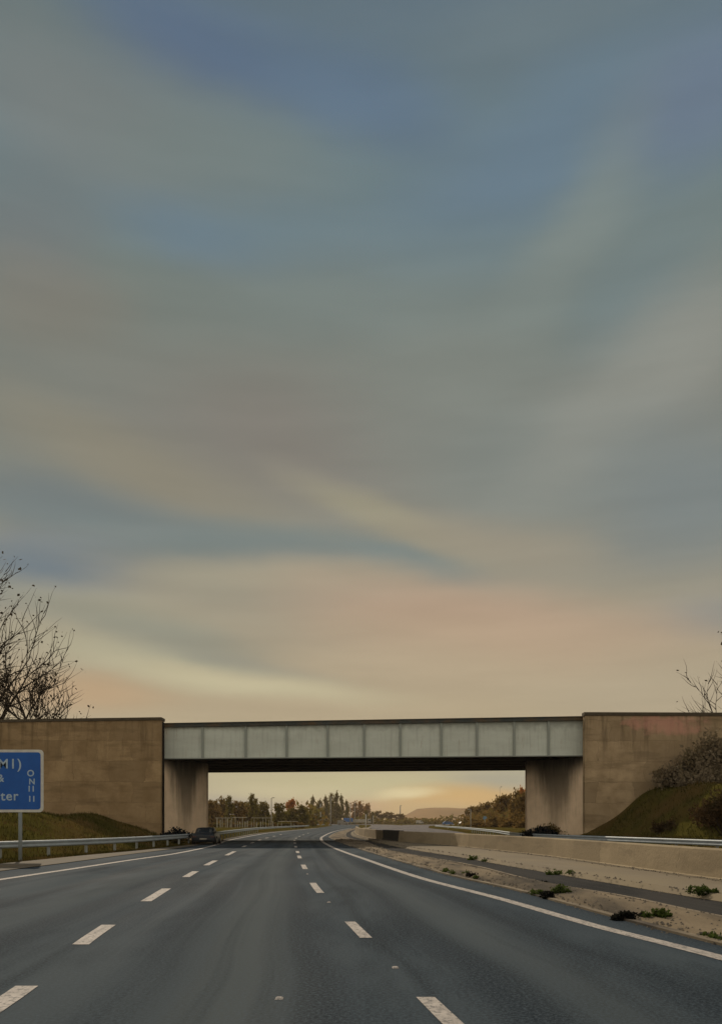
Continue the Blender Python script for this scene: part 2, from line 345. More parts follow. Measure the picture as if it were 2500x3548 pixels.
def thin(m, f=.45):
    t = m.node_tree; b = t.nodes['Principled BSDF']; o = t.nodes['Material Output']; tr = t.nodes.new('ShaderNodeBsdfTranslucent'); mx = t.nodes.new('ShaderNodeMixShader')
    mx.inputs[0].default_value = f; t.links.new(b.inputs['Base Color'].links[0].from_socket, tr.inputs[0])
    t.links.new(b.outputs[0], mx.inputs[1]); t.links.new(tr.outputs[0], mx.inputs[2]); t.links.new(mx.outputs[0], o.inputs[0]); return m
thin(M_BLADE, .2)
def leafm(name, a, b, c=None): return thin(noisy(name, a, b, .9, .95, .02, 0, c, .5))
M_LEAF_BROWN = leafm('foliage_brown', (.21, .125, .038), (.13, .082, .026), (.12, .10, .028))
M_LEAF_OLIVE = leafm('foliage_olive', (.17, .14, .032), (.095, .08, .02), (.2, .12, .033))
M_LEAF_ORANGE = leafm('foliage_orange', (.42, .16, .035), (.28, .11, .028))
M_LEAF_AMBER = leafm('foliage_amber', (.30, .16, .05), (.2, .11, .035))
M_LEAF_GREY = leafm('foliage_grey_brown', (.30, .24, .155), (.2, .155, .095), (.17, .13, .065))
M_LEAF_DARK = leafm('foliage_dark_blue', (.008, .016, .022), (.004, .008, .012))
M_LEAF_UMBER = leafm('foliage_umber', (.075, .045, .02), (.045, .028, .013), (.06, .05, .018))
M_LEAF_GREEN = leafm('weed_leaves', (.075, .10, .024), (.04, .058, .014))
M_LEAF_BLACK = leafm('withered_shadow_leaves', (.018, .018, .014), (.008, .008, .007))  # near-black colour, also used for the weeds' shadows

# ---------------------------------------------------------------- curves of the two carriageways (X as a function of Y)
roadL = fn([(-11.9, -10), (-11.7, 10), (-11.6, 25.9), (-11.4, 31), (-11.3, 38.6), (-11.0, 48), (-11.2, 60), (-12.4, 80), (-13.8, 121), (-11.3, 204), (-11.5, 320)])
roadR = fn([(6.2, -10), (5.2, 8), (4.7, 10.6), (4.3, 13.4), (3.68, 18.7), (2.82, 23.3), (2.13, 28.4), (.24, 44.8), (-1.3, 60), (-3.3, 86), (-3.3, 140), (-1.4, 204), (-.5, 320)])
soilR = fn([(8.6, -10), (7.1, 8), (5.95, 13.2), (5.5, 17.1), (4.7, 20.5), (3.98, 29.1), (1.58, 43.9), (.5, 60), (-1.6, 86), (-1.8, 140), (0, 204), (1.4, 320)])
chanR = fn([(11, -10), (8.7, 8), (7.17, 16), (6.4, 21.1), (5.3, 29.1), (4.4, 36.4), (2.9, 46.2), (1.3, 62), (-1.0, 90), (-1.2, 140), (.6, 204)])
wallB = fn([(12.6, -10), (10.6, 8), (9.1, 20.5), (8.0, 34.5), (7.25, 39.6), (5.8, 48.2), (2.66, 60.5), (.9, 72), (-.4, 90), (-1.0, 121)])
oppL = fn([(14.5, -10), (10.9, 20), (8.9, 40), (4.4, 60), (2.4, 90), (1.2, 140), (1.5, 204), (4, 320)])
oppR = fn([(25, -10), (19.8, 20), (16.0, 40), (11.9, 60), (11.8, 66), (13.4, 90), (16, 140), (17, 204), (18, 320)])
railX = fn([(-24, 12), (-18.8, 25), (-15.4, 34.5), (-13.8, 39), (-12.8, 44), (-12.3, 50), (-12.1, 58), (-12.1, 66), (-13.6, 90), (-15, 121), (-12.8, 204)])
farRailX = fn([(24, 4), (18.2, 35), (14.6, 50), (12.75, 60), (12.6, 66), (14.6, 90), (17.1, 140), (18.4, 204)])
grassE = fn([(-16.5, 12), (-14.3, 25), (-13.6, 30.5), (-13.1, 37.6), (-12.4, 43.5), (-11.7, 56), (-11.7, 66), (-13.0, 80), (-14.2, 121), (-11.7, 204), (-11.9, 320)])

# ---------------------------------------------------------------- ground, roads, markings
g = MB(); g.add([(-4000, -200, -.05), (4000, -200, -.05), (4000, 6000, -.05), (-4000, 6000, -.05)], [(0, 1, 2, 3)])
tag(g.build('ground', M_GRASS), kind='structure')
road = strip('road', roadL, roadR, -8, 320, 0, M_ROAD, 8, [((-14, 385), (-2, 400)), ((-35, 440), (-15, 468)), ((-110, 470), (-110, 500))])
tag(road, kind='structure')
opp = strip('opposite_road', oppL, oppR, -8, 320, -.004, M_OPP, 4, [((5, 400), (17, 412)), ((-6, 478), (6, 520)), ((-110, 525), (-110, 552))])
tag(opp, kind='structure')
slip = strip('slip_road', fn([(16.5, 204), (17.5, 320)]), fn([(17, 204), (27, 320)]), 204, 320, -.012, M_OPP, 2, [((20, 400), (44, 404)), ((60, 520), (90, 510))])
tag(slip, kind='structure')
tag(strip('verge_kerb', grassE, roadL, -8, 204, .02, M_TANSTRIP, 2), kind='structure')

edgeL = fn([(-10.3, 3), (-10.1, 15), (-9.95, 22.3), (-9.75, 28), (-9.6, 33.4), (-9.3, 40.7), (-9.9, 54.6), (-11.2, 67), (-12.3, 90), (-13, 121), (-10.6, 204)])
edgeR = fn([(5.3, 3), (4.23, 9.47), (3.59, 12.4), (2.91, 16.6), (1.68, 23), (0, 35.8), (-.74, 41.5), (-1.75, 50.3), (-3.15, 66), (-4.1, 86), (-4.3, 140), (-2.4, 204)])
laneR = fn([(1.1, 4), (.66, 6.83), (-.05, 11.98), (-1.09, 19.6), (-2.04, 28.9), (-2.8, 36.7), (-3.35, 42.7), (-4.9, 60), (-6.3, 78.6), (-7.3, 121), (-5.3, 204)])
laneL = fn([(-2.9, 4), (-3.2, 7.5), (-3.76, 11.35), (-4.46, 17.6), (-5.2, 24.8), (-5.8, 31.1), (-6.6, 41.1), (-8.0, 58), (-9.2, 78), (-10.2, 121), (-8, 204)])
def line(name, f, y0, y1, w, z=.006):
    h = w/2; return strip(name, lambda y: f(y)-h, lambda y: f(y)+h, y0, y1, z, M_PAINT, 1, parent=road)
line('edge_line', edgeL, -6, 204, .26); line('edge_line', edgeR, -6, 204, .24)
for a, b in ((5.0, 7.35), (11.1, 12.9), (18.1, 21.1), (27.2, 30), (35.2, 38), (41.2, 44), (50, 53), (59, 62), (68, 71), (77, 80), (86, 89), (97, 100), (110, 113)):
    line('lane_marking', laneR, a, b, .17)
for a, b in ((6.75, 7.85), (10.5, 12.5), (16.2, 19.3), (23.3, 26), (29.6, 33.2), (38.4, 43.5), (51, 54), (60, 63), (69, 72), (78, 81), (88, 91), (99, 102)):
    line('lane_marking', laneL, a, b, .22)
for px, py in ((1369, 3355), (1139, 3128), (1064, 3030), (967, 3462), (1440, 3041)):
    x, y = pt(px, py); s = MB(); s.hexa([(x-.035, y-.05, .003), (x+.035, y-.05, .003), (x+.035, y+.05, .003), (x-.035, y+.05, .003),
        (x-.02, y-.03, .015), (x+.02, y-.03, .015), (x+.02, y+.03, .015), (x-.02, y+.03, .015)])
    s.build('road_stud', M_PAINT, road)

# central reserve: rough soil hump, dark drainage channel, concrete ledge, barrier wall
rnd = random.Random(3)
def hump(x, y, t): return .02+.13*math.sin(math.pi*min(max(t*1.05, 0), 1))**.6*(.75+.35*math.sin(y*.9+x*2)*math.sin(y*.37)) if 0 < t < 1 else .01
tag(strip('central_reserve', roadR, soilR, -8, 204, 0, M_SOIL, 8, zf=hump, smooth=True), kind='structure')
tag(strip('drainage_channel', soilR, chanR, -8, 204, .004, M_CHAN, 3), kind='structure')
ledge_z = lambda x, y, t: (.004, .12, .15, .16)[min(3, int(t*3+.01))]
tag(strip('ledge', chanR, lambda y: wallB(y)+.05 if y < 121 else chanR(y)+2.2, -8, 204, 0, M_LEDGE, 14, zf=lambda x, y, t: .01 if t < .05 else .13), kind='structure')
tag(strip('reserve_ground', lambda y: wallB(y)+.3 if y < 121 else chanR(y)+2.2, oppL, -8, 204, .0, M_LEDGE, 1), kind='structure')

def kerb(f, a, b, z):
    m = MB(); rows = ys(-6, 150)
    vs = []; fs = []
    for y in rows:
        w = rnd.uniform(-.015, .015)
        for dx, zz in ((a+w, -.01), (a+w, z), (b+w, z), (b+w, -.01)): vs.append((f(y)+dx, y, zz))
    for i in range(len(rows)-1):
        for k in range(3): q = i*4+k; fs.append((q+1, q, q+4, q+5))
    m.add(vs, fs); return tag(m.build('kerb', M_KERB), kind='structure')
M_KERB = noisy('kerb_stone', (.24, .19, .125), (.125, .098, .065), 1.6, .9, .2, .3, (.05, .04, .03), 1.1, (1, .4, 1))
kerb(roadR, -.10, .05, .035); kerb(soilR, -.07, .05, .05)
def surf(x, y):
    if x < roadR(y): return 0
    if x < soilR(y): return hump(x, y, (x-roadR(y))/(soilR(y)-roadR(y)))
    return .005 if x < chanR(y) else .13
tag(strip('dirt_strip', lambda y: wallB(y)-.28-.12*math.sin(y*1.1)*math.sin(y*.43), lambda y: wallB(y)+.02, -8, 121, .136, noisy('wall_foot_dirt', (.10, .082, .055), (.2, .16, .105), 2.5, .95, .1, .3, None, .3, (1, .5, 1)), 2), kind='structure')
def barrier_wall():
    prof = [(0, 0), (.0, .12), (.09, .16), (.16, .86), (.20, .90), (.42, .90), (.46, .86), (.53, .16), (.62, .12), (.62, 0)]
    m = MB(); vs, fs = [], []; rows = ys(-6, 121); n = len(prof)
    for y in rows:
        tx = (wallB(y+.5)-wallB(y-.5)); t = Vector((tx, 1, 0)).normalized(); nrm = Vector((t.y, -t.x, 0))
        for a, z in prof: vs.append(Vector((wallB(y), y, 0))+nrm*a+Vector((0, 0, z+.0)))
    for i in range(len(rows)-1):
        for k in range(n-1):
            a = i*n+k; fs.append((a+1, a, a+n, a+n+1))
    fs.append(tuple(range(n))); fs.append(tuple((len(rows)-1)*n+k for k in range(n))[::-1])
    m.add(vs, fs)
    tag(m.build('median_barrier', M_BARRIER), 'tan concrete barrier wall running along the central reserve', 'barrier')
barrier_wall()

def shadow_section():  # added dark section standing for the bridge shadow on the wall
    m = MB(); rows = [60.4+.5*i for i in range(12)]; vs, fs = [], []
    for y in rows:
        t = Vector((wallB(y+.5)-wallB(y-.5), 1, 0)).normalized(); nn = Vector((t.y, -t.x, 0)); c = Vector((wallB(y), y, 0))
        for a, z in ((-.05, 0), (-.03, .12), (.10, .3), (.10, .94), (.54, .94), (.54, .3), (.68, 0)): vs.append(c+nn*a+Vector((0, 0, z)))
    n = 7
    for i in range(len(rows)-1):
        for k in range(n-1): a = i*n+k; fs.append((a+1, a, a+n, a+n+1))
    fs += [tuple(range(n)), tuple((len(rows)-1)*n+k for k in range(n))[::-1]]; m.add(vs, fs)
    tag(m.build('barrier_shadow', noisy('shadow_black', (.022, .02, .016), (.012, .012, .011), 2, .8, .2, .2)), 'short dark section painted as bridge shadow on the pale median wall', 'barrier')
shadow_section()
# banks in front of and behind the wing walls
def smooth(t): t = max(0, min(1, t)); return t*t*(3-2*t)
def hn(x, y): return .10*math.sin(x*1.7+y*.6)+.08*math.sin(x*.9-y*1.3+1)
def leftbank(x, y, t):
    d = railX(y)-x; z = -.04+.62*smooth((d-.2)/2.2)
    if y < 60: z += 1.45*smooth((d-1.6)/5.5)
    return z+(hn(x, y)*min(1, d/2) if d > .3 else 0)
def rightbank(x, y, t):
    d = x-farRailX(y); z = -.04+.55*smooth((d-.2)/1.2)
    if y < 62: z += 3.5*smooth((d-2.8)/6.2)
    return z+(hn(x, y)*min(1, d/2) if d > .3 else 0)
tag(strip('left_bank', lambda y: railX(y)-16, lambda y: railX(y)+.05, 14, 58.7, 0, M_GRASS, 40, zf=leftbank, smooth=True), kind='structure')
tag(strip('right_bank', farRailX, lambda y: farRailX(y)+16, 14, 59.2, 0, M_GRASS, 40, zf=rightbank, smooth=True), kind='structure')
def low(sign, rx):
    return lambda x, y, t: -.04+(.6*smooth((sign*(x-rx(y))-.2)/2.2))*smooth((204-y)/60)
tag(strip('left_verge', lambda y: -14.8 if y < 77.3 else railX(y)-16, lambda y: railX(y)+.05, 58.7, 204, 0, M_GRASS, 14, zf=low(-1, railX), smooth=True), kind='structure')
tag(strip('right_verge', farRailX, lambda y: 16.2 if y < 77.3 else farRailX(y)+16, 59.2, 204, 0, M_GRASS, 14, zf=low(1, farRailX), smooth=True), kind='structure')

# ---------------------------------------------------------------- motorway bridge
zt = lambda x: 8.90+(x+14.6)/31.2*.52
zb = lambda x: 6.28+(x+14.6)/31.2*.22
br = empty('road_bridge', (0, 0, 0), label='motorway overbridge with pale panelled girder between brown concrete wing walls', cat='bridge')
XL, XR = -14.62, 16.9
m = MB(); m.boxz(XL, XR, 60, 60.06, lambda x: zb(x)+.02, lambda x: zt(x)-.3); m.build('girder_face', M_PANEL, br)
m = MB(); m.boxz(XL, XR, 59.78, 60.35, lambda x: zt(x)-.30, lambda x: zt(x)-.04); m.boxz(XL, XR, 59.70, 60.3, lambda x: zt(x)-.045, zt); m.build('top_flange', M_FLANGE, br)
m = MB(); m.boxz(XL, XR, 59.86, 60.3, lambda x: zb(x)-.03, lambda x: zb(x)+.04); m.build('bottom_flange', M_STIFF, br)
for px in (702, 851, 993, 1135, 1261, 1386, 1528, 1651, 1780, 1899):
    x = (px-1250)*60/FX; m = MB(); m.boxz(x-.085, x+.085, 59.87, 60.0, lambda q: zb(q)+.04, lambda q: zt(q)-.302); m.build('stiffener', M_STIFF, br)
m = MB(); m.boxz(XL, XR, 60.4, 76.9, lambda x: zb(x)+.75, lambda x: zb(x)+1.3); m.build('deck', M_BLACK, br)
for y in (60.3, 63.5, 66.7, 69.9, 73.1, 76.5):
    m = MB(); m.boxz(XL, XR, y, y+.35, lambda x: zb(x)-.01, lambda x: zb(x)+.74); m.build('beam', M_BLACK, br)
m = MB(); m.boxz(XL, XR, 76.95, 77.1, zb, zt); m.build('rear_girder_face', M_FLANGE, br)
def poly(pts, z0, z1):
    m = MB(); n = len(pts); m.add([(x, y, z0) for x, y in pts]+[(x, y, z1) for x, y in pts], [tuple(range(n))[::-1], tuple(range(n, 2*n))]+[(i, (i+1) % n, (i+1) % n+n, i+n) for i in range(n)]); return m
poly([(-20, 59.6), (-14.62, 59.6), (-14.60, 60.0), (-12.22, 64.0), (-12.22, 64.7), (-14.7, 66.5), (-14.7, 77.2), (-20, 77.2)], -.6, 6.22).build('abutment', M_ABUT, br)
poly([(16.6, 59.6), (22, 59.6), (22, 77.2), (15.85, 77.2), (15.85, 66.5), (13.14, 64.7), (13.14, 64.0), (16.57, 60.0)], -.6, 6.40).build('abutment', M_ABUT, br)
wtL = lambda x: 9.18+(x+14.5)*.0138
wtR = lambda x: 9.60-(x-16.6)*.003
m = MB(); m.boxz(-60, -14.5, 58.6, 59.5, lambda x: -.6, lambda x: wtL(x)-.2); wL = m.build('wing_wall', M_WALL_L, br)
m = MB(); m.boxz(-60, -14.44, 58.52, 59.6, lambda x: wtL(x)-.2, wtL); m.build('coping', M_COPING, wL)
m = MB(); m.boxz(16.33, 60, 59.0, 59.54, lambda x: -.6, lambda x: wtR(x)-.24); wR = m.build('wing_wall', M_WALL_R, br)
m = MB(); m.boxz(16.27, 60, 58.92, 59.6, lambda x: wtR(x)-.24, wtR); m.build('coping', M_COPING, wR)
# dark movement joints beside the girder
m = MB(); m.box(-14.51, -14.46, 59.0, 59.5, 0, 8.9); m.build('movement_joint', M_BLACK, br)
# approach embankments behind the wing walls
def emb(name, s, x0, top):
    m = MB(); xs = [x0, x0+s*2.4, x0+s*50]
    m.add([(xs[0], 59.62, top), (xs[2], 59.62, top), (xs[2], 77, top), (xs[0], 77, top), (xs[1], 92, -.06), (xs[2], 92, -.06),
           (xs[0], 59.62, 6.45), (xs[0], 77, 6.45), (xs[0]+s*.2, 77.3, -.06)],
          [(0, 1, 2, 3), (3, 2, 5, 4), (0, 3, 7, 6), (3, 4, 8, 7)])
    tag(m.build(name, M_GRASS), kind='structure')
emb('left_embankment', -1, -14.9, 8.5); emb('right_embankment', 1, 16.9, 8.9)

# ---------------------------------------------------------------- steel crash barriers
def crash_barrier(f, y0, y1, side, top, label, post_step, posts_to):
    r = empty('crash_barrier', (f(y0), y0, 0), label=label, cat='crash barrier', group='steel crash barriers')
    ox, oy = r.location.x, r.location.y
    prof = [(0, -.155), (.055, -.125), (.075, -.085), (.055, -.045), (.0, -.0), (.055, .045), (.075, .085), (.055, .125), (0, .155)]
    m = MB(); vs, fs = [], []; rows = ys(y0, y1); n = len(prof)
    for y in rows:
        t = Vector((f(y+.5)-f(y-.5), 1, 0)).normalized(); nn = Vector((t.y, -t.x, 0))*side
        for a, z in prof: vs.append((f(y)+nn.x*a-ox, y+nn.y*a-oy, top-.155+z))
        for a, z in prof[::-1]: vs.append((f(y)+nn.x*(a-.02)-ox, y+nn.y*(a-.02)-oy, top-.155+z))
    n2 = 2*n
    for i in range(len(rows)-1):
        for k in range(n2):
            a, b = i*n2+k, i*n2+(k+1) % n2; fs.append((a, b, b+n2, a+n2))
    m.add(vs, fs); m.build('beam', M_STEEL, r, True)
    y = y0+1
    while y < posts_to:
        t = Vector((f(y+.5)-f(y-.5), 1, 0)).normalized(); nn = Vector((t.y, -t.x, 0))*side
        c = Vector((f(y), y, 0))-nn*.09-Vector((ox, oy, 0)); m = MB()
        q = [c+t*a+nn*b for a, b in ((-.055, -.05), (.055, -.05), (.055, .05), (-.055, .05))]
        m.hexa([(p.x, p.y, -.3) for p in q]+[(p.x, p.y, top-.02) for p in q])
        c2 = c+nn*.06; q = [c2+t*a+nn*b for a, b in ((-.05, -.02), (.05, -.02), (.05, .03), (-.05, .03))]
        m.hexa([(p.x, p.y, top-.26) for p in q]+[(p.x, p.y, top-.05) for p in q])
        m.build('post', M_POST, r)
        y += post_step/math.hypot(1, t.x/max(t.y, .1))
    return r
crash_barrier(railX, 20, 200, 1, .76, 'galvanised steel crash barrier on the grassy left verge below the blue sign', 2.9, 120)
crash_barrier(farRailX, 10, 200, -1, .72, 'galvanised steel crash barrier beyond the concrete median wall on the right', 3.2, 120)

# ---------------------------------------------------------------- blue direction sign
SD = 33.0
def sx(px): return (px-1250)*SD/FX
def sz(py): return (HZ-py)*SD/FX+CH
sg = empty('direction_sign', (sx(66), SD, 0), label='blue motorway direction sign with white border and lettering on grey post', cat='road sign')
def rrect(x0, x1, z0, z1, r, y0, y1):
    pts = []
    for cx, cz, a0 in ((x1-r, z1-r, 0), (x0+r, z1-r, 90), (x0+r, z0+r, 180), (x1-r, z0+r, 270)):
        for k in range(7): a = R(a0+15*k); pts.append((cx+r*math.cos(a), cz+r*math.sin(a)))
    n = len(pts); m = MB()
    m.add([(x, y0, z) for x, z in pts]+[(x, y1, z) for x, z in pts], [tuple(range(n))[::-1] if False else tuple(range(n)), tuple(range(n, 2*n))[::-1]]+[(i, i+n, (i+1) % n+n, (i+1) % n) for i in range(n)])
    return m
ox = sx(66)
bx0, bx1, bz0, bz1 = sx(-330)-ox, sx(150)-ox, sz(2815), sz(2598)
brd = rrect(bx0, bx1, bz0, bz1, .17, 0, .04).build('border', M_WHITE, sg)
rrect(bx0+.11, bx1-.11, bz0+.11, bz1-.11, .12, -.006, .02).build('panel', M_BLUE, sg)
for dx in (0, sx(-280)-sx(66)):
    m = MB(); m.tube([(dx, .12, -.3), (dx, .12, bz1-.1)], [.075, .075], 12); m.build('post', M_STEEL, sg, True)
def text(s, px_right, py_base, cap_px, tilt=0, sp=1.0):
    c = bpy.data.curves.new('lettering', 'FONT'); c.body = s; c.align_x = 'RIGHT'; c.size = cap_px*SD/FX/.72; c.extrude = .003; c.offset = .008; c.space_character = sp
    c.materials.append(M_LETTER); o = bpy.data.objects.new('lettering', c); COL.objects.link(o); o.parent = sg
    o.location = (sx(px_right)-ox, -.012, sz(py_base)); o.rotation_euler = (R(90), R(tilt), 0)
    bpy.context.view_layer.update(); me = bpy.data.meshes.new_from_object(o.evaluated_get(bpy.context.evaluated_depsgraph_get()))
    q = bpy.data.objects.new('lettering', me); COL.objects.link(q); q.parent = sg; q.location = o.location; q.rotation_euler = o.rotation_euler
    bpy.data.objects.remove(o); q.name = 'lettering'; return q
text('(M1)', 76, 2663, 34, 0, 1.15); text('&', 14, 2709, 26); text('ter', 64, 2773, 33, -1, 1.12)
text('O', 119, 2690, 22); text('N', 122, 2718, 20); text('II', 119, 2743, 20, 0, 1.5); text('II', 121, 2778, 20, 0, 1.5)

# ---------------------------------------------------------------- bare trees above the wing walls
def bare_tree(loc, H, seed, lean, label, nlim, spread, leaves=300, leafbias=0):
    rr = random.Random(seed); r = empty('bare_tree', loc, label=label, cat='tree'); T, C = MB(), MB(); L = MB(); tips = []
    def grow(p, d, ln, rad, lvl):
        n = 5; pts, rs = [p], [rad]; q = p.copy(); dd = d.copy()
        for i in range(n):
            dd = (dd+Vector((rr.gauss(0, .13), rr.gauss(0, .13), rr.gauss(.05, .09)))).normalized()
            q = q+dd*ln/n; pts.append(q.copy()); rs.append(rad*(1-.80*(i+1)/n) if lvl else rad*(1-.6*(i+1)/n))
        (T if lvl < 2 else C).tube(pts, rs, 6 if lvl < 2 else 4)
        if lvl >= 3: tips.append(pts[-1]); return
        k = (nlim, 9, 6)[lvl] if lvl < 3 else 0
        for i in range(k):
            t = (.14+.84*(i+rr.random())/k) if lvl == 0 else (.18+.8*(i+rr.random())/k)
            j = min(int(t*n), n-1); b = pts[j].lerp(pts[j+1], t*n-j)
            az = rr.random()*6.283; o = Vector((math.cos(az), math.sin(az)*.8, 0)); base_d = (pts[j+1]-pts[j]).normalized()
            side = (o-base_d*o.dot(base_d)).normalized()
            an = R(rr.uniform(28, 55) if lvl == 0 else rr.uniform(18, 48)); nd = (base_d*math.cos(an)+side*math.sin(an)); nd.z += .12; nd.normalize()
            ll = (ln*rr.uniform(.44, .62)*(1.2-.6*t) if lvl == 0 else ln*rr.uniform(.38, .62))*spread
            grow(b, nd, ll, max(.036, rs[j]*rr.uniform(.5, .68)), lvl+1)
    grow(Vector((0, 0, 0)), Vector((lean, 0, 1)).normalized(), H*.86, H*.02, 0)
    random.seed(seed)
    for i in range(leaves):
        p = rr.choice(tips); L.leaf(p+Vector((rr.gauss(0, .25), rr.gauss(0, .25), rr.gauss(0, .25))), rr.uniform(.15, .42), .7)
    T.build('trunk', M_BARK, r, True); C.build('crown', M_BARK, r, True); L.build('leaves', M_DRYLEAF, r)
    return r
bare_tree((-37.4, 79, 5), 20.0, 11, .03, 'tall nearly leafless dark tree above the left wing wall', 26, 1.02, 1300)
bare_tree((-31.8, 81, 5), 11.2, 5, .12, 'shorter many limbed bare tree just right of the tallest tree above the left wall', 13, 1.1, 420)
bare_tree((36.9, 79, 5), 12.6, 23, -.02, 'nearly leafless dark tree at right edge above the right wing wall', 17, 1.1, 240)

# ---------------------------------------------------------------- far trees beyond the bridge
def far_tree(shape, leaf, seed):
    """unit tree: height 1, crown radius about .35"""
    rr = random.Random(seed); random.seed(seed); r = empty('broadleaf_tree' if shape != 'poplar' else 'poplar_tree')
    T, C = MB(), MB()
    T.tube([(0, 0, -.02), (.01, 0, .3), (0, .01, .8)], [.022, .016, .005], 6)
    clumps = []
    n = {'round': 26, 'poplar': 22, 'bush': 22, 'spiky': 26}[shape]
    for i in range(n):
        a = rr.random()*6.283
        if shape == 'poplar': z = .12+.86*(i+.5)/n; rad = .11*math.sin(math.pi*min(.97, z*.9+.08))**.7; s = .055
        elif shape == 'spiky': z = rr.uniform(.1, 1); rad = .34*(1-z)**.55*rr.random()**.5; s = .085
        elif shape == 'bush': z = rr.uniform(.02, .85); rad = .5*math.sqrt(max(0, 1-z*z*1.1))*rr.random()**.5; s = .12
        else: z = rr.uniform(.22, .94); rad = .36*math.sqrt(max(0, 1-((z-.55)/.42)**2))*rr.random()**.5; s = .10
        c = Vector((math.cos(a)*rad, math.sin(a)*rad, z)); clumps.append((c, s*rr.uniform(.7, 1.3)))
        T.tube([(0, 0, max(.05, z*.55)), tuple(c*.6+Vector((0, 0, z*.35))), tuple(c)], [.009, .005, .002], 3)
    for c, s in clumps:
        for k in range(64):
            d = Vector((rr.gauss(0, 1), rr.gauss(0, 1), rr.gauss(0, .9)))*s*.62
            C.leaf(c+d, s*rr.uniform(.5, 1.0), .8, .3)
        if shape == 'spiky' and rr.random() < .5:
            for k in range(8): C.leaf(c+Vector((0, 0, s*.9+k*.012)), s*.5, .3, 3)
    T.build('trunk', M_BARK, r, True); C.build('crown', leaf, r); return r
protos = {}
def place(kind, px, d, ytop, wide, label, group, z0=0.0, name=None, yb=None):
    shape, leaf, seed = kind
    if kind[1].name+shape+str(seed) not in protos: protos[kind[1].name+shape+str(seed)] = far_tree(*kind); o = protos[kind[1].name+shape+str(seed)]
    else: o = copy_tree(protos[kind[1].name+shape+str(seed)])
    h = (HZ-ytop)*d/FX+CH-z0; w = wide*d/FX/.8/(2*{'round': .36, 'poplar': .13, 'bush': .5, 'spiky': .3}[shape])*.8
    o.location = ((px-1250)*d/FX, d, z0-.05); o.scale = (w, w, h); o.rotation_euler = (0, 0, rnd.random()*6.28)
    if name: o.name = name
    tag(o, label, 'tree' if shape != 'bush' else 'bush', group); return o
BR, OL, OR, AM = ('round', M_LEAF_BROWN, 1), ('spiky', M_LEAF_OLIVE, 2), ('round', M_LEAF_ORANGE, 3), ('round', M_LEAF_AMBER, 4)
PO, BU, BB = ('poplar', M_LEAF_OLIVE, 5), ('bush', M_LEAF_OLIVE, 6), ('bush', M_LEAF_BROWN, 7)
BR2, OL2 = ('round', M_LEAF_BROWN, 8), ('round', M_LEAF_OLIVE, 9)
G1 = 'trees behind the white fence'; l1 = 'autumn tree in the dark row behind the white fence'
place(BR, 735, 235, 2772, 60, 'rust brown tree beside the left abutment, first of its row', G1)
place(BR2, 765, 245, 2768, 60, 'broad brown tree second from the left abutment', G1)
for px, yt, w, k in ((822, 2776, 60, BR), (845, 2778, 50, OL2), (880, 2782, 50, BR2), (912, 2778, 45, OL2), (968, 2783, 55, OL2), (1040, 2790, 70, OL2), (1000, 2800, 60, BU), (700, 2770, 60, OL2)):
    place(k, px, 240+rnd.random()*20, yt, w, l1, G1)
place(PO, 794, 228, 2757, 26, 'olive poplar standing above the left end of the white fence', G1)
place(PO, 873, 228, 2750, 22, 'tallest slim poplar behind the middle of the white fence', G1)
place(PO, 886, 232, 2766, 18, 'short slim poplar just right of the tallest poplar', G1)
place(OR, 1007, 300, 2775, 40, 'small orange autumn tree right of the white fence', G1)
G2 = 'spiky evergreens above the road bend'; l2 = 'dark olive conifer in the spiky clump above the road bend'
for px, yt, w, k in ((1083, 2766, 26, OL), (1108, 2776, 30, OL), (1128, 2766, 28, OL), (1165, 2752, 28, OL), (1182, 2762, 24, OL), (1200, 2780, 26, OL), (1095, 2790, 50, OL2), (1150, 2785, 60, OL2)):
    place(k, px, 590+rnd.random()*30, yt, w, l2, G2)
place(PO, 1147, 585, 2748, 16, 'tallest slim tree rising from the spiky clump', G2)
G3 = 'amber trees beyond the lorry'
place(AM, 1237, 640, 2782, 46, 'amber tree beyond the lorry, left of two', G3); place(AM, 1272, 650, 2789, 42, 'amber tree beyond the lorry, right of two', G3)
for px, yt, w in ((1310, 2810, 36), (1345, 2814, 40), (1385, 2820, 40)):
    place(BR, px, 700, yt, w, 'low brown tree on the horizon right of the amber trees', 'low brown trees on the horizon')
place(PO, 1268, 560, 2808, 12, 'small dark cypress behind the tall white marker post', 'small cypresses by the lorry')
place(PO, 1290, 560, 2812, 12, 'small dark cypress at the right end of the lorry', 'small cypresses by the lorry')
G4 = 'rusty trees rising towards the right abutment'; l4 = 'rusty brown tree in the bank rising to the right abutment'
for px, d, yt, w, k in ((1640, 300, 2793, 50, BR), (1668, 270, 2788, 50, BR2), (1695, 250, 2778, 50, BR), (1722, 230, 2765, 55, BR2), (1752, 210, 2752, 60, BR), (1785, 180, 2742, 60, BR2), (1820, 165, 2745, 60, BR), (1860, 160, 2750, 80, BR2)):
    place(k, px, d, yt, w, l4, G4)
place(OR, 1812, 230, 2738, 40, 'orange autumn tree top beside the right abutment', G4)
for px, d, yt, w in ((1650, 200, 2835, 90), (1715, 170, 2825, 90), (1770, 150, 2812, 90), (1815, 135, 2815, 80)):
    place(BB, px, d, yt, w, 'low brown bush at the foot of the rusty trees', 'low bushes at the foot of the rusty trees', name='bush')
for i in range(9):
    place(BU if i % 2 else BB, 722+i*38, 205+rnd.random()*8, 2843+rnd.random()*8, 60, 'low dark bush behind the white fence posts', 'low bushes behind the white fence', name='bush')
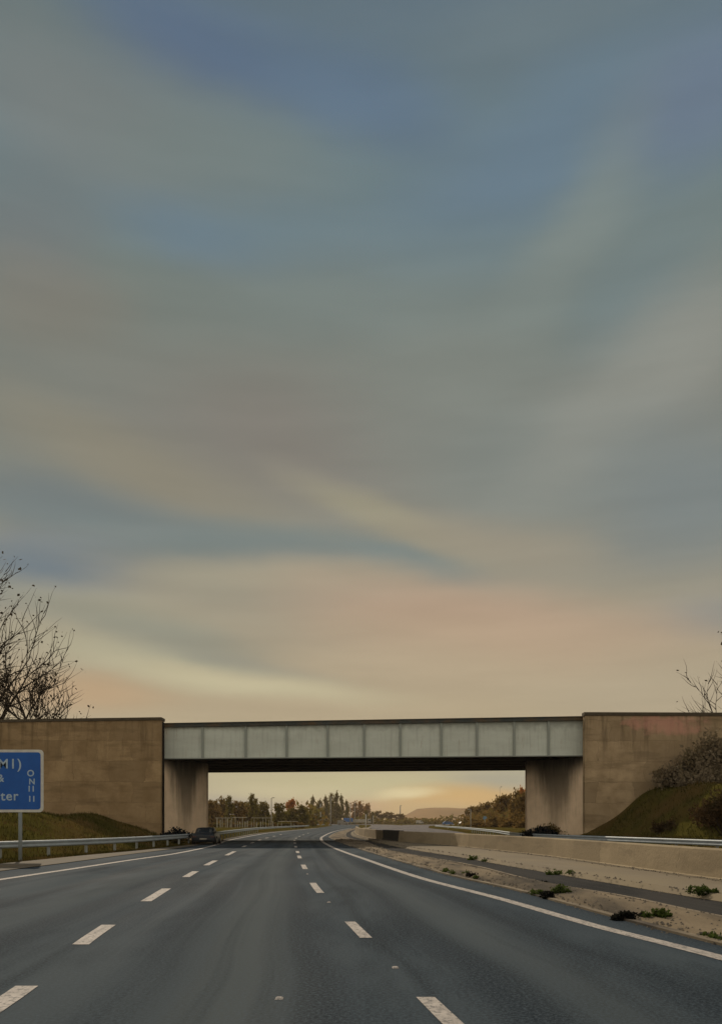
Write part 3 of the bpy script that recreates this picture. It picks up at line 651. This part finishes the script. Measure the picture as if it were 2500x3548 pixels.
# hedge along the far side of the bend, a mass nobody could count
def hedge(name, x0, x1, y0, y1, h, leaf, n, seed, label):
    random.seed(seed); m = MB()
    for i in range(n):
        t = random.random(); p = (x0+(x1-x0)*t+random.gauss(0, 2), y0+(y1-y0)*t+random.gauss(0, 3), random.random()**1.3*h*(.7+.5*math.sin(t*37)*math.sin(t*11)))
        m.leaf(p, random.uniform(1, 2.4), .8)
    tag(m.build(name, leaf), label, 'hedge', kind='stuff')
hedge('hedge', -160, 70, 575, 590, 5.5, M_LEAF_OLIVE, 4200, 5, 'dark olive hedgerow along the far side of the road bend')
hedge('hedge', 40, 240, 640, 520, 5, M_LEAF_BROWN, 3000, 6, 'brown hedgerow at the foot of the distant hill')
hedge('hedge', -92, -16, 262, 285, 6.5, M_LEAF_OLIVE, 3500, 7, 'dark undergrowth filling the tree row behind the white fence')
hedge('hedge', 37, 38, 266, 176, 4, M_LEAF_BROWN, 2600, 8, 'rusty undergrowth under the trees beside the right abutment')
# hills
def hills():
    m = MB(); vs, fs = [], []; n = 90
    for i in range(n+1):
        x = -900+2600*i/n; px = 1250+x*FX/1500
        h = 30*smooth((px-1330)/170)*(1-.15*smooth((px-1600)/300))+12*smooth((1330-px)/500)+1.2*math.sin(i*1.3)+.8*math.sin(i*2.9+1)
        for j, (dy, k) in enumerate(((0, 0), (90, .5), (180, .85), (300, 1), (700, .6))): vs.append((x, 1300+dy, h*k-.1))
    for i in range(n):
        for j in range(4): a = i*5+j; fs.append((a, a+5, a+6, a+1))
    m.add(vs, fs); return m.build('hills', noisy('hill_woodland', (.30, .175, .065), (.21, .125, .05), .012, .95, .1, 0, (.20, .12, .05), .004, (1, 1, 3)), None, True)
tag(hills(), kind='structure')

# ---------------------------------------------------------------- white fence, poles, small far things
M_FENCE = noisy('weathered_white_wood', (.42, .38, .28), (.2, .18, .12), 1.2, .8, .2, 0)
def fence():
    d0 = 185.0; r = empty('fence', ((748-1250)*d0/FX, d0, 0), label='weathered white post and rail fence in front of dark trees left of road', cat='fence')
    ox, oy = r.location.x, r.location.y; P = []
    for px in (752, 763, 770, 781, 788, 798, 803, 815, 823, 831, 840, 849, 857, 871, 880, 889, 903, 911, 921, 932, 939, 945, 962, 975, 990, 1008, 1019, 1032):
        d = 185+(px-748)*.06; P.append(((px-1250)*d/FX-ox, d-oy))
    for i, (x, y) in enumerate(P):
        hgt = 2.55+rnd.uniform(-.15, .2) - (.8 if i > 21 else 0) - rnd.choice((0, 0, .5, .9)); m = MB(); w = rnd.choice((.07, .10, .13)) if i < 22 else .06
        m.hexa([(x-w, y-.08, -.1), (x+w, y-.08, -.1), (x+w, y+.08, -.1), (x-w, y+.08, -.1)]+[(x-w*.8, y-.07, hgt), (x+w*.8, y-.07, hgt), (x+w*.8, y+.07, hgt), (x-w*.8, y+.07, hgt)])
        m.build('post', M_FENCE, r)
    for a, b, z in ((0, 5, 2.40), (6, 12, 2.52), (13, 21, 2.45), (22, 27, 1.62)):
        m = MB(); (x0, y0), (x1, y1) = P[a], P[b]
        m.hexa([(x0-.5*(a == 0), y0-.14, z), (x1, y1-.14, z), (x1, y1-.09, z), (x0-.5*(a == 0), y0-.09, z), (x0-.5*(a == 0), y0-.14, z+.15), (x1, y1-.14, z+.15), (x1, y1-.09, z+.15), (x0-.5*(a == 0), y0-.09, z+.15)])
        m.build('rail', M_FENCE, r)
fence()
M_POLE = noisy('pole_paint', (.36, .33, .26), (.26, .24, .19), 2, .7, .3, 0)
def pole(px, d, ytop, w, label, arm=0, z0=0, name='lamp_post', group='pale poles beyond the bridge', cat='pole'):
    h = (HZ-ytop)*d/FX+CH; r = empty(name, ((px-1250)*d/FX, d, z0), label=label, cat=cat, group=group); m = MB()
    m.tube([(0, 0, -.1), (0, 0, h*.5), (0, 0, h)], [w, w*.8, w*.55], 8); m.build('pole', M_POLE, r, True)
    m = MB(); m.tube([(0, 0, h-.05), (arm*.5, 0, h+.12), (arm, 0, h+.1)], [w*.5, w*.4, w*.4], 6)
    m.box(min(arm, arm*.4), max(arm, arm*.4)+.05, -.12, .12, h+.0, h+.16); m.build('lamp_head', M_POLE, r)
    return r
pole(940, 215, 2766, .17, 'tall pale lamp post above the right part of the white fence', .8)
pole(1110, 420, 2787, .45, 'thick pale pole at left of the spiky conifers', .7)
pole(1145, 420, 2762, .28, 'pale pole in the middle of the spiky conifers', .7)
pole(1213, 420, 2786, .34, 'pale pole left of the lorry', -.9)
pole(1228, 400, 2780, .22, 'thinnest tall pale pole at the left end of the lorry', .8)
pole(1292, 430, 2828, .3, 'short pale pole at the right end of the lorry', .6)
pole(1630, 150, 2806, .10, 'tall white pole on the grass left of the round blue sign', -.5)
pole(1386, 900, 2792, .9, 'dark mast on the horizon at the left end of the hill', 1.5, name='mast')
pole(1731, 225, 2728, .07, 'thin mast rising above the rusty trees', .5, name='mast')
def marker_post(px, py, ytop, w, label):
    x, d = pt(px, py); h = (HZ-ytop)*d/FX+CH; m = MB()
    m.tube([(0, 0, 0), (0, 0, h*.93), (0, 0, h)], [w, w*.85, w*.3], 8); o = m.build('marker_post', M_WHITE, None, True); o.location = (x, d, 0)
    tag(o, label, 'post')
marker_post(1267, 2877, 2822, .11, 'slender white marker post standing in the median beyond the bridge')
marker_post(1551, 2872, 2863, .09, 'short white marker post on the grass right of the slip road')
def round_sign():
    x, d = pt(1679, 2873); r = empty('round_sign', (x, d, 0), label='small round blue road sign on a pale post', cat='road sign'); z = (HZ-2835)*d/FX+CH
    m = MB(); m.tube([(0, .05, -.1), (0, .05, z+.3)], [.06, .06], 8); m.build('post', M_POLE, r, True)
    m = MB(); m.tube([(0, -.03, z), (0, .02, z)], [.42, .42], 20); m.build('sign_disc', noisy('sign_pale_blue', (.16, .27, .36), (.12, .2, .28), 3, .6, .3, 0), r)
round_sign()
M_LORRY = noisy('lorry_body', (.34, .31, .24), (.25, .23, .18), .8, .6, .3, 0)
M_TARP = noisy('tarpaulin_blue', (.03, .13, .32), (.02, .09, .24), .6, .7, .3, 0)
M_TYRE = mat('tyre_rubber', (.012, .01, .008), .9, .2); M_GLASS = mat('window_glass', (.03, .035, .04), .15, .5)
M_CARW = noisy('car_paint_pale', (.42, .38, .30), (.34, .31, .25), .8, .4, .5, 0)
M_CARB = noisy('car_paint_blue', (.03, .12, .28), (.02, .08, .2), .8, .4, .5, 0)
M_CARG = noisy('car_paint_grey', (.22, .20, .16), (.17, .15, .12), .8, .4, .5, 0)
def wheel(x, y, z, rad, w, parent):
    m = MB(); m.tube([(x, y-w/2, z), (x, y+w/2, z)], [rad, rad], 18); wh = m.build('wheel', M_TYRE, parent)
    m = MB(); m.tube([(x, y-w/2-.02, z), (x, y-w/2+.01, z)], [rad*.55]*2, 12); m.build('rim', M_POLE, wh)
def lorry():
    d = 505; r = empty('lorry', ((1240-1250)*d/FX, d, 0), label='long pale lorry with blue sheeted load crossing far beyond the bridge', cat='lorry')
    m = MB(); m.box(-9, 5.6, -1.2, 1.2, 1.1, 1.5); bev(m.build('chassis', M_LORRY, r), .04)
    m = MB(); m.box(-9, -3.2, -1.22, 1.22, 1.5, 3.9); bev(m.build('load_cover', M_TARP, r), .35, 4)
    m = MB(); m.box(-3.1, 5.4, -1.25, 1.25, 1.5, 3.0); bev(m.build('trailer_body', M_LORRY, r), .12)
    m = MB(); m.hexa([(5.9, -1.2, .7), (8.2, -1.2, .7), (8.2, 1.2, .7), (5.9, 1.2, .7), (5.9, -1.2, 3.4), (7.9, -1.2, 3.4), (7.9, 1.2, 3.4), (5.9, 1.2, 3.4)]); cb = bev(m.build('cab', M_LORRY, r), .12)
    m = MB(); m.box(6.5, 7.7, -1.23, -1.205, 2.1, 2.9); m.build('window', M_GLASS, cb)
    for x in (-7.4, -6.1, -4.8, 4.2, 7.0):
        wheel(x, -1.05, .55, .55, .3, r); wheel(x, 1.05, .55, .55, .3, r)
lorry()
def car(px, d, paint, label, L=4.3, H=1.45, rz=0, z=0, name='car', cat='car', group='vehicles far beyond the bridge'):
    r = empty(name, ((px-1250)*d/FX, d, z), rz, label=label, cat=cat, group=group)
    van = name == 'van'
    prof = [(-.5, .22), (-.5, .62), (-.42, .66), (-.28, .98), (.12, 1.0), (.28, .68), (.47, .6), (.5, .4), (.5, .22)] if not van else \
           [(-.5, .16), (-.5, .97), (-.47, 1.0), (.2, 1.0), (.34, .62), (.48, .52), (.5, .16)]
    m = MB(); n = len(prof); w = L*.2
    m.add([(a*L, -w, b*H) for a, b in prof]+[(a*L, w, b*H) for a, b in prof], [tuple(range(n)), tuple(range(n, 2*n))[::-1]]+[(i, i+n, (i+1) % n+n, (i+1) % n) for i in range(n)])
    bd = bev(m.build('body', paint, r), .06)
    m = MB(); q = [(-.36, .68), (-.26, .93), (.1, .93), (.22, .68)] if not van else [(.1, .64), (.1, .92), (.2, .92), (.3, .64)]
    m.add([(a*L, -w-.012, b*H) for a, b in q]+[(a*L, -w-.002, b*H) for a, b in q], [(0, 1, 2, 3), (7, 6, 5, 4), (0, 4, 5, 1), (1, 5, 6, 2), (2, 6, 7, 3), (3, 7, 4, 0)]); m.build('window', M_GLASS, bd)
    for x in (-.32*L, .32*L): wheel(x, -w+.08, H*.22, H*.22, .2, r); wheel(x, w-.08, H*.22, H*.22, .2, r)
    return r
car(1187, 400, M_CARG, 'grey van parked far off left of the lorry', 5.4, 2.3, 0, 0, 'van', 'van')
car(1424, 620, M_CARW, 'small pale car left of the white van on the horizon', 5, 1.5)
car(1454, 560, M_CARW, 'white van far off at the end of the slip road', 5.2, 2.6, 0, 0, 'van', 'van')
car(1502, 620, M_CARW, 'small pinkish pale car below the distant hill', 4.8, 1.5)
car(1550, 380, M_CARB, 'blue car below the distant hill', 4.8, 1.9)
car(1600, 420, M_CARW, 'pale hatchback nearest the tall white pole', 3.6, 1.6, .6)

# ---------------------------------------------------------------- shrubs near the bridge
def shrub(x, y, z, w, h, leaf, label, seed, n=1400, size=.22, stems=14, group=None, name='shrub', dy=None, pointy=0, cat='bush'):
    rr = random.Random(seed); random.seed(seed); r = empty(name, (x, y, z), label=label, cat=cat, group=group); S, L = MB(), MB(); dy = dy or w*.6
    tips = []
    for i in range(stems):
        a = rr.random()*6.283; q = rr.random()**.6; e = Vector((math.cos(a)*w/2*q, math.sin(a)*dy/2*q, h*(1-.45*q)*rr.uniform(.7, 1)))
        mid = e*.5+Vector((0, 0, h*.08)); S.tube([(e.x*.15, e.y*.15, -.15), mid, e], [.03*h/3+.008, .02*h/3+.006, .005], 4); tips += [mid.lerp(e, t) for t in (.1, .4, .7, 1)]
        for k in range(4):
            b = mid.lerp(e, rr.random()); c = b+Vector((rr.gauss(0, 1), rr.gauss(0, .6), rr.gauss(.6, .5)))*h*.11; S.tube([b, c], [.012*h/3+.004, .003], 3); tips.append(c)
    for i in range(n):
        p = rr.choice(tips)+Vector((rr.gauss(0, 1), rr.gauss(0, 1), rr.gauss(0, 1)))*h*.085
        if p.z > -.05: L.leaf(p, size*rr.uniform(.5, 1.2), .6, .5)
    S.build('stems', M_BARK, r, True); L.build('leaves', leaf, r); return r
gb = 'bushes on the right bank in front of the wing wall'
shrub(22.6, 57.4, 2.9, 3.6, 3.2, M_LEAF_GREY, 'leftmost grey brown bush on top of the right bank', 31, 2600, .30, 26, gb, dy=1.8)
shrub(24.9, 57.2, 3.3, 4.6, 4.6, M_LEAF_GREY, 'tallest grey brown bush on top of the right bank at the frame edge', 32, 3800, .32, 34, gb, dy=2.0)
shrub(23.6, 55.8, 3.1, 4.0, 2.6, M_LEAF_GREY, 'low grey brown bush in front of the tallest bush on right bank', 33, 2400, .28, 24, gb)
shrub(28, 57.0, 3.4, 4.6, 4.4, M_LEAF_GREY, 'grey brown bush beyond the right frame edge beside the tallest bush', 36, 2200, .30, 26, gb, dy=2.0)
shrub(20.8, 46.5, .9, 4.2, 1.9, M_LEAF_UMBER, 'dark brown bramble low on the right bank behind the barrier', 34, 2600, .2, 30, gb)
shrub(19.5, 50.5, .6, 3.2, 1.1, M_LEAF_UMBER, 'smaller dark brown bramble at the foot of the right bank', 35, 1500, .18, 22, gb)
shrub(19.7, 43.6, 1.0, 3.6, 2.3, M_LEAF_UMBER, 'largest dark brown bramble on the right bank at the frame edge', 37, 3000, .2, 34, gb)
shrub(16.4, 61.5, .35, 2.0, .95, M_LEAF_OLIVE, 'ragged olive shrub against the foot of the right abutment', 41, 700, .16, 14)
shrub(14.3, 61.9, .1, 2.2, 1.5, M_LEAF_OLIVE, 'ragged olive shrub at the far left end of the right abutment', 42, 900, .18, 14)
shrub(13.5, 60.4, 0, 2.9, 1.25, M_LEAF_DARK, 'blue black low shrub beyond the median wall before the right abutment', 43, 2600, .2, 34, dy=1.6)
def shadow_car(x, y, rz):  # added car shape in place of the bridge shadow on the barrier
    r = empty('car', (x, y, 0), rz, label='low dark car shape added for the bridge shadow on the barrier at left road edge', cat='car')
    P = noisy('car_shadow_dark', (.006, .011, .017), (.004, .007, .011), 1, .45, .4, 0)
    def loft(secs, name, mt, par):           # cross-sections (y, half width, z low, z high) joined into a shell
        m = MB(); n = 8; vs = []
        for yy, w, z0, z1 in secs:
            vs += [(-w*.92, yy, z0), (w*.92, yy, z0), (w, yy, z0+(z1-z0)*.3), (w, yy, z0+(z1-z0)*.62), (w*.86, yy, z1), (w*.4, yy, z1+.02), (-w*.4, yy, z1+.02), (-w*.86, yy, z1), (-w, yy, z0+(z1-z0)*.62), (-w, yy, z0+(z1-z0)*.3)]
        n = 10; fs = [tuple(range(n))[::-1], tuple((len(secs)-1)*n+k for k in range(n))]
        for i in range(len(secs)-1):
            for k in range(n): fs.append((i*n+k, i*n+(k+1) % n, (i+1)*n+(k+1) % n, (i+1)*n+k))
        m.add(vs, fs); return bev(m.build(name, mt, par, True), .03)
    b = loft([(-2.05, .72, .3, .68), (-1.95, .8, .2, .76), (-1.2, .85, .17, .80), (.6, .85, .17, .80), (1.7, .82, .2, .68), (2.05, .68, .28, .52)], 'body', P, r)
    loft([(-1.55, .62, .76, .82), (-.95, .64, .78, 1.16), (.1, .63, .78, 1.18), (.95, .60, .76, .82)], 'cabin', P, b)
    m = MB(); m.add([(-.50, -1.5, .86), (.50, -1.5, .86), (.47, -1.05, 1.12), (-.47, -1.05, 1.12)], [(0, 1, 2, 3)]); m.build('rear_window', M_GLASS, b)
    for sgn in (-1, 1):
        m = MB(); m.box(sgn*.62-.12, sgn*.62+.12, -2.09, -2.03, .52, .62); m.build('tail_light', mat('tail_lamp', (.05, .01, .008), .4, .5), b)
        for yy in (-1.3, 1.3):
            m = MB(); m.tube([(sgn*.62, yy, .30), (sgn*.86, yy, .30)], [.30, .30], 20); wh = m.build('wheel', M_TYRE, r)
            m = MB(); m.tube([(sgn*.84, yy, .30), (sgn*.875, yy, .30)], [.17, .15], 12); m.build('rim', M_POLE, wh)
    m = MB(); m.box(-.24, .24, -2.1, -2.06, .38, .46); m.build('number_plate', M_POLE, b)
shadow_car(-10.98, 57.6, R(4)); [o for o in scene.objects if o.name == 'car'][0].scale = (1.08, 1, .70)
shrub(-13.0, 57.0, .15, 2.4, .95, M_LEAF_DARK, 'low blue black shape added for the shadowed left rail next to the dark car shape', 45, 1300, .18, 20, dy=1.4)  # extra tuft continuing the dark of the shadowed rail

# weeds on the central reserve
def weed(px, py, wpx, hpx, label, z0=.12, leaf=None, seed=1, n=150, group='weeds on the central reserve', name='weed'):
    z0 = 0
    for _ in range(6):
        d = FX*(CH-z0)/(py-HZ); x = (px-1250)*d/FX; z0 = .6*z0+.4*surf(x, d)
    z0 = surf(x, d); rr = random.Random(seed); random.seed(seed)
    n = int(n*1.9); z0 -= .01; r = empty(name, (x, d, z0), label=label, cat='weed', group=group); w, h = wpx*d/FX, .82*hpx*d/FX; S, L = MB(), MB()
    for i in range(max(5, int(w/.05))):
        bx = rr.uniform(-w/2, w/2); by = rr.uniform(-.15, .15); k = h*rr.uniform(.45, 1.05)*(1-.5*abs(2*bx/w)**2)
        tip = Vector((bx+rr.gauss(0, .3)*k, by+rr.gauss(0, .2)*k, k)); S.tube([(bx, by, -.05), tip], [.006, .003], 3)
        for q in range(n//max(5, int(w/.05))+1):
            p = Vector((bx, by, 0)).lerp(tip, rr.random()**1.3); L.leaf(p+Vector((rr.gauss(0, .03), rr.gauss(0, .04), -.02)), rr.uniform(.05, .10)*max(.7, h/.22), .7, .2)
    S.build('stems', M_LEAF_BLACK, r); L.build('leaves', leaf or M_LEAF_GREEN, r)
weed(1640, 2978, 32, 22, 'green weed pair on the ledge, farthest from the viewer', .14, seed=1)
weed(1676, 2986, 26, 18, 'small green weed on the ledge just right of the farthest pair', .14, seed=2, n=90)
weed(1925, 3028, 58, 26, 'bushy green weed on the ledge in the middle of its row', .14, seed=3, n=260)
weed(1973, 3024, 14, 18, 'tiny upright weed just right of the bushy ledge weed', .14, seed=4, n=50)
weed(2420, 3112, 96, 34, 'wide green weed on the ledge near the right frame edge', .14, seed=5, n=420)
weed(1546, 3020, 20, 20, 'dark green weed on the soil strip, farthest along', .1, seed=6, n=90)
weed(1568, 3028, 14, 18, 'small dark weed next to the farthest soil strip weed', .1, seed=7, n=60)
weed(1612, 3026, 20, 14, 'pale green weed behind the withered tuft on the soil strip', .12, seed=8, n=60)
weed(1652, 3040, 28, 14, 'pale green weed right of the withered tuft on the soil strip', .12, seed=9, n=80)
weed(1866, 3104, 34, 30, 'bright green weed left of the dark shadow clump', .1, seed=10, n=260)
weed(1945, 3094, 56, 34, 'leafy green weed right of the dark shadow clump', .12, seed=11, n=260)
weed(2275, 3176, 76, 44, 'leafy green weed at the right end of the black shadow heap', .12, seed=12, n=360)
weed(2458, 3240, 20, 14, 'tiny green weed near the kerb at right frame edge', .1, seed=13, n=50)
weed(2482, 3246, 18, 12, 'tiny green weed nearest to the right frame edge', .1, seed=14, n=50)
gw = 'black withered and shadow tufts on the central reserve'
weed(1633, 3033, 44, 12, 'black withered tuft lying on the soil strip, smallest', .08, M_LEAF_BLACK, 20, 200, gw, 'withered_shadow_tuft')
weed(1905, 3108, 44, 30, 'round black clump for weed shadow between two green weeds', .08, M_LEAF_BLACK, 21, 500, gw, 'withered_shadow_tuft')  # black leaves stand in for a weed's cast shadow
weed(2180, 3182, 150, 30, 'long black heap for weed shadow on the soil strip', .08, M_LEAF_BLACK, 22, 1300, gw, 'withered_shadow_tuft')  # heap shaped and coloured as the shadow of the weed beside it
weed(1880, 3060, 40, 10, 'flat black withered tuft at the edge of the drainage channel', .03, M_LEAF_BLACK, 23, 200, gw, 'withered_shadow_tuft')

# loose gravel and litter on the reserve
random.seed(77); m = MB()
for i in range(3600):
    y = 8+62*random.random()**1.8; x = random.choice((roadR(y)+random.gauss(.05, .12), soilR(y)+random.gauss(0, .14), random.uniform(roadR(y), soilR(y)), chanR(y)+random.gauss(0, .12), wallB(y)-abs(random.gauss(.05, .2))))
    z = surf(x, y); q = random.uniform(.012, .035)*(1+y/45); v = [(x+random.uniform(.6, 1)*q*math.cos(a), y+random.uniform(.6, 1)*q*math.sin(a), z-.004) for a in (0, 1.5, 3.1, 4.7)]
    m.add(v+[(x+random.gauss(0, .2)*q, y, z+q*random.uniform(.5, .9))], [(0, 1, 4), (1, 2, 4), (2, 3, 4), (3, 0, 4)])
tag(m.build('gravel', noisy('loose_stones', (.20, .165, .12), (.07, .06, .05), 9, .9, .2, 0)), 'loose stones scattered along the central reserve', 'gravel', kind='stuff')
# grass on verge and banks
def grass(name, xf0, xf1, y0, y1, zf, n, seed, hh, leaf, label):
    random.seed(seed); m = MB()
    for i in range(n):
        y = random.uniform(y0, y1); x0, x1 = xf0(y), xf1(y); x = random.uniform(x0, x1); z = zf(x, y); h = random.uniform(.4, 1)*hh; a = random.random()*3.14; w = .02+h*.05
        dx, dy = math.cos(a)*w, math.sin(a)*w; lx, ly = random.gauss(0, .3)*h, random.gauss(0, .3)*h
        m.add([(x-dx, y-dy, z-.03), (x+dx, y+dy, z-.03), (x+lx, y+ly, z+h)], [(0, 1, 2)])
    tag(m.build(name, leaf), label, 'grass', kind='stuff')
grass('grass', railX, grassE, 26, 62, lambda x, y: -.05, 9000, 1, .20, M_BLADE, 'rough olive grass between the left crash barrier and the kerb')
grass('grass', lambda y: railX(y)-12, railX, 28, 58.4, lambda x, y: leftbank(x, y, 0), 12000, 2, .22, M_BLADE, 'rough olive grass on the left bank below the wing wall')
grass('grass', farRailX, lambda y: farRailX(y)+13, 30, 58.8, lambda x, y: rightbank(x, y, 0), 14000, 3, .24, M_BLADE, 'rough olive grass on the right bank below the wing wall')

# ---------------------------------------------------------------- thin evening haze
hz = MB(); hz.box(-1600, 1700, -150, 2100, -2, 60)
mh = bpy.data.materials.new('haze_air'); mh.use_nodes = True; nt = mh.node_tree; nt.nodes.clear()
po = nt.nodes.new('ShaderNodeOutputMaterial'); pv = nt.nodes.new('ShaderNodeVolumePrincipled')
pv.inputs['Color'].default_value = (1, .84, .66, 1); pv.inputs['Density'].default_value = .00013; pv.inputs['Anisotropy'].default_value = .2
nt.links.new(pv.outputs[0], po.inputs['Volume'])
tag(hz.build('haze', mh), kind='stuff')
